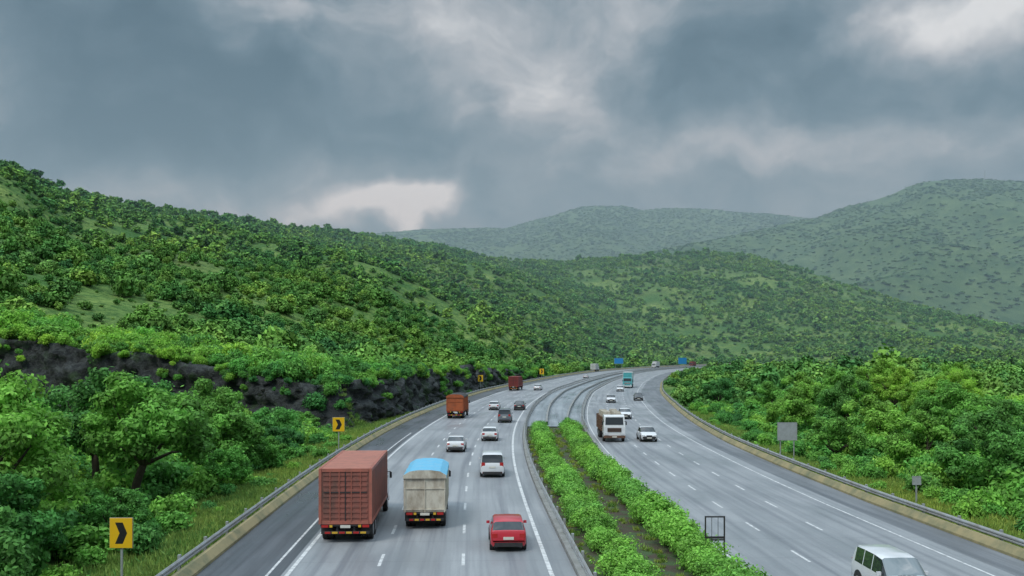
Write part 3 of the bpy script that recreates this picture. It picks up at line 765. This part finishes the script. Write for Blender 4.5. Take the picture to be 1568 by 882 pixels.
T5=truck_mesh('t5',8.2,2.45,3.1,1.05,'open',tm(brown,sack,P_white,brown))
T6=truck_mesh('t6',10,2.6,4.2,1.05,'container',tm(teal,wht,teal,wht))
T7=truck_mesh('t7',10,2.6,3.9,1.05,'container',tm(wht,wht,P_white,wht))
place('container_truck',T1,-8.55,52.7)
place('tarpaulin_truck',T2,-4.85,54.8)
place('tarpaulin_truck',T3,-8.0,140.6)
place('container_truck',T4,1.0,241)
place('loaded_truck',T5,10.9,104.5,False)
place('box_truck',T6,31.6,258,False)
place('box_truck',T7,42,480)
place('box_truck',T7,91,600,False)
place('container_truck',T4,122,640,False)

# ------------------------------------------------------------ signs
ysign=paint('yellow_sign_face',(0.85,0.50,0.01),0.45,0,0.12,(0.5,0.35,0.05));bsign=paint('black_sign_mark',(0.015,0.015,0.015),0.5,0,0.0)
blue=paint('blue_sign_face',(0.02,0.22,0.50),0.4,0,0.1);gback=paint('sign_back_aluminium',(0.42,0.44,0.46),0.5,0.2,0.5,(0.25,0.25,0.25),3)
def chevron(x,y,zc,w,h):
    mb=MB();mb.box((0,0,zc),(w,.04,h),0);mb.box((0,.07,(zc-1.5)/2),(.08,.08,zc+1.5+h*.6),1)
    mb.box((0,.032,zc),(w+.05,.02,h+.05),1)
    hw=w*.17;t=-.024
    for s_ in(1,-1):
        i=len(mb.v)
        pts_=[(-.26*w,s_*.36*h),(-.26*w+2*hw,s_*.36*h),(.28*w,0),(.28*w-2*hw,0)]
        for xx,zz_ in pts_: mb.v.append((xx,t,zc+zz_))
        mb.f.append((i,i+1,i+2,i+3) if s_==-1 else (i+3,i+2,i+1,i));mb.m.append(2)
    o=mb.build('chevron_sign',[ysign,steel,bsign]);o.location=(x,y,0);return o
chevron(-16.1,39.0,2.07,0.92,1.22)
chevron(-16.3,89,2.75,1.1,1.3)
chevron(-8.0,240,3.0,1.3,1.6)
chevron(10.0,318,3.2,1.4,1.8)
def panel(name,x,y,zc,w,h,m,legs=2,frame=None,rz=0):
    mb=MB();mb.box((0,0,zc),(w,.04,h),0)
    xs=(-w*.35,w*.35) if legs==2 else (0,)
    for a in xs: mb.box((a,.06,(zc+h/2-1.5)/2),(.09,.07,zc+h/2+1.5),1)
    for zz_ in(-.3,.3): mb.box((0,.035,zc+zz_*h),(w*.95,.03,.06),1)
    for sx in(-1,1): mb.box((sx*w/2,0,zc),(.04,.06,h+.04),1)
    for sx in(-1,1): mb.box((0,0,zc+sx*(h/2+.0)),(w-.04,.06,.04),1)
    o=mb.build(name,[m,frame or steel]);o.location=(x,y,0);o.rotation_euler[2]=rz;return o
panel('road_sign',25.0,86,2.35,1.75,1.6,gback)
panel('marker_board',25.0,58.5,1.6,0.5,0.5,gback,1)
panel('blue_direction_sign',50.5,448,5.6,4.2,2.6,blue);panel('blue_direction_sign',81,450,5.6,4.0,3.0,blue)
mb=MB()
for sx in(-1,1): mb.box((sx*.42,0,1.1),(.06,.06,2.3),0)
for z in(2.22,1.2): mb.box((0,0,z),(.78,.05,.06),0)
mb.box((0,0.01,1.3),(.78,.03,.1),0)
for x in(-.14,.14): mb.box((x,0,1.7),(.02,.02,.96),0)
o=mb.build('sign_frame',[dark]);o.location=(9.0,42.0,0)
mb=MB();mb.box((0,0,14),(1.6,1.6,30),0,taper=(.3,.3))
for z in(8,14,20,26): mb.box((0,0,z),(4,1,1.2),0)
uu=(1508-784)/F;o=mb.build('radio_mast',[steel]);o.location=(uu*2800,2800,float(height(np.array([uu*2800.]),np.array([2800.]))[0])-2)

# ------------------------------------------------------------ monsoon mist: a real volume lying over the valley
mm=bpy.data.materials.new('mist_volume');mm.use_nodes=True;nt=mm.node_tree
for n_ in list(nt.nodes):
    if n_.type!='OUTPUT_MATERIAL': nt.nodes.remove(n_)
vs_=N(nt,'ShaderNodeVolumeScatter');vs_.inputs['Color'].default_value=(0.62,0.87,1.0,1);vs_.inputs['Density'].default_value=0.00025
nt.links.new(vs_.outputs[0],[n_ for n_ in nt.nodes if n_.type=='OUTPUT_MATERIAL'][0].inputs['Volume'])
mb=MB();mb.box((0,2425,220),(9000,3950,920),0);mb.build('mist',[mm])

# ------------------------------------------------------------ sky
w=bpy.data.worlds.new('World');scene.world=w;w.use_nodes=True;nt=w.node_tree
bg=nt.nodes['Background'];out=nt.nodes['World Output']
SE=math.radians(52);SR=math.radians(215)
sky=N(nt,'ShaderNodeTexSky',sky_type='NISHITA',sun_disc=False);sky.sun_elevation=SE;sky.sun_rotation=SR
nt.links.new(sky.outputs[0],bg.inputs[0]);bg.inputs[1].default_value=0.08
D=N(nt,'ShaderNodeTexCoord').outputs['Generated']
nz=N(nt,'ShaderNodeVectorMath',operation='NORMALIZE');nt.links.new(D,nz.inputs[0]);D=nz.outputs[0]
wn=N(nt,'ShaderNodeTexNoise');wn.inputs['Scale'].default_value=7;wn.inputs['Detail'].default_value=5;nt.links.new(D,wn.inputs['Vector'])
vs=N(nt,'ShaderNodeVectorMath',operation='SUBTRACT');nt.links.new(wn.outputs['Color'],vs.inputs[0]);vs.inputs[1].default_value=(.5,.5,.5)
vm=N(nt,'ShaderNodeVectorMath',operation='MULTIPLY');nt.links.new(vs.outputs[0],vm.inputs[0]);vm.inputs[1].default_value=(.22,.22,.14)
va=N(nt,'ShaderNodeVectorMath',operation='ADD');nt.links.new(D,va.inputs[0]);nt.links.new(vm.outputs[0],va.inputs[1]);Dw=va.outputs[0]
blobs=[(210,110,300,145,-.50),(60,210,230,65,-.20),(395,25,55,85,.36),(10,70,70,80,.26),(640,45,220,60,.16),(785,140,130,90,.42),(620,215,230,60,-.26),(1220,85,290,115,-.46),(1040,170,150,60,-.16),(1450,20,180,65,.74),(1050,270,110,45,.14),(600,325,95,42,.85),(250,300,360,50,.18),(1000,60,100,80,.20),(1400,215,300,60,.14),(480,110,70,90,.14),(1540,120,90,60,-.14)]
mp=N(nt,'ShaderNodeMapping');mp.inputs['Scale'].default_value=(1,1,1.9);nt.links.new(Dw,mp.inputs[0])
acc=mrange(nt,noise(nt,mp.outputs[0],5.0,7,0.6),0.3,0.7,.18,.74)
for (bx,by,rx,ry,am) in blobs:
    c_=Vector(((bx-784)/F,1,(540-by)/F)).normalized()
    s1=N(nt,'ShaderNodeVectorMath',operation='SUBTRACT');nt.links.new(Dw,s1.inputs[0]);s1.inputs[1].default_value=c_
    s2=N(nt,'ShaderNodeVectorMath',operation='MULTIPLY');nt.links.new(s1.outputs[0],s2.inputs[0]);s2.inputs[1].default_value=(F/rx/1.25,2.0,F/ry/1.25)
    s3=N(nt,'ShaderNodeVectorMath',operation='LENGTH');nt.links.new(s2.outputs[0],s3.inputs[0])
    acc=math_(nt,'ADD',acc,mrange(nt,s3.outputs['Value'],0,1,am,0,True))
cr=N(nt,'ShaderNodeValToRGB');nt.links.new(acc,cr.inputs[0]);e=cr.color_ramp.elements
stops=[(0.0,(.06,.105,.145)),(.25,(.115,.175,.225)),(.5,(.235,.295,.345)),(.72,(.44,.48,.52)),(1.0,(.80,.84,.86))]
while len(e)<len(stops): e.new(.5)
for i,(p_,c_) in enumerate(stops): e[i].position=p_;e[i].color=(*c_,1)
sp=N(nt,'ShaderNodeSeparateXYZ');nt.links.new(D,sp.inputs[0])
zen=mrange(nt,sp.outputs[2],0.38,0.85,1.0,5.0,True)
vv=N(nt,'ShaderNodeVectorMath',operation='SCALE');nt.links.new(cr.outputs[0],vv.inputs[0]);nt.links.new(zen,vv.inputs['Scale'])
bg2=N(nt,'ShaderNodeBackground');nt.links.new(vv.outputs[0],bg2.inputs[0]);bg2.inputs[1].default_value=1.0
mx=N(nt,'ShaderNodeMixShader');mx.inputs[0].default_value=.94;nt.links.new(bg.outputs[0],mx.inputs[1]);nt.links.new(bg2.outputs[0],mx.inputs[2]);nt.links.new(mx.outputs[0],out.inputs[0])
sl=bpy.data.lights.new('sun','SUN');sl.energy=1.5;sl.angle=math.radians(16);sl.color=(1,.96,.88)
so=bpy.data.objects.new('sun',sl);scene.collection.objects.link(so)
dirv=Vector((-math.cos(SE)*math.sin(math.radians(35)),-math.cos(SE)*math.cos(math.radians(35)),math.sin(SE)))
so.rotation_euler=dirv.to_track_quat('Z','Y').to_euler()

# ------------------------------------------------------------ camera
cd=bpy.data.cameras.new('camera');co_=bpy.data.objects.new('camera',cd);scene.collection.objects.link(co_)
co_.location=(0,0,CAMH);co_.rotation_euler=(math.radians(90),0,0)
cd.sensor_width=36;cd.lens=36*F/1568;cd.shift_y=(540-441)/1568;cd.clip_end=30000;cd.clip_start=0.5
scene.camera=co_
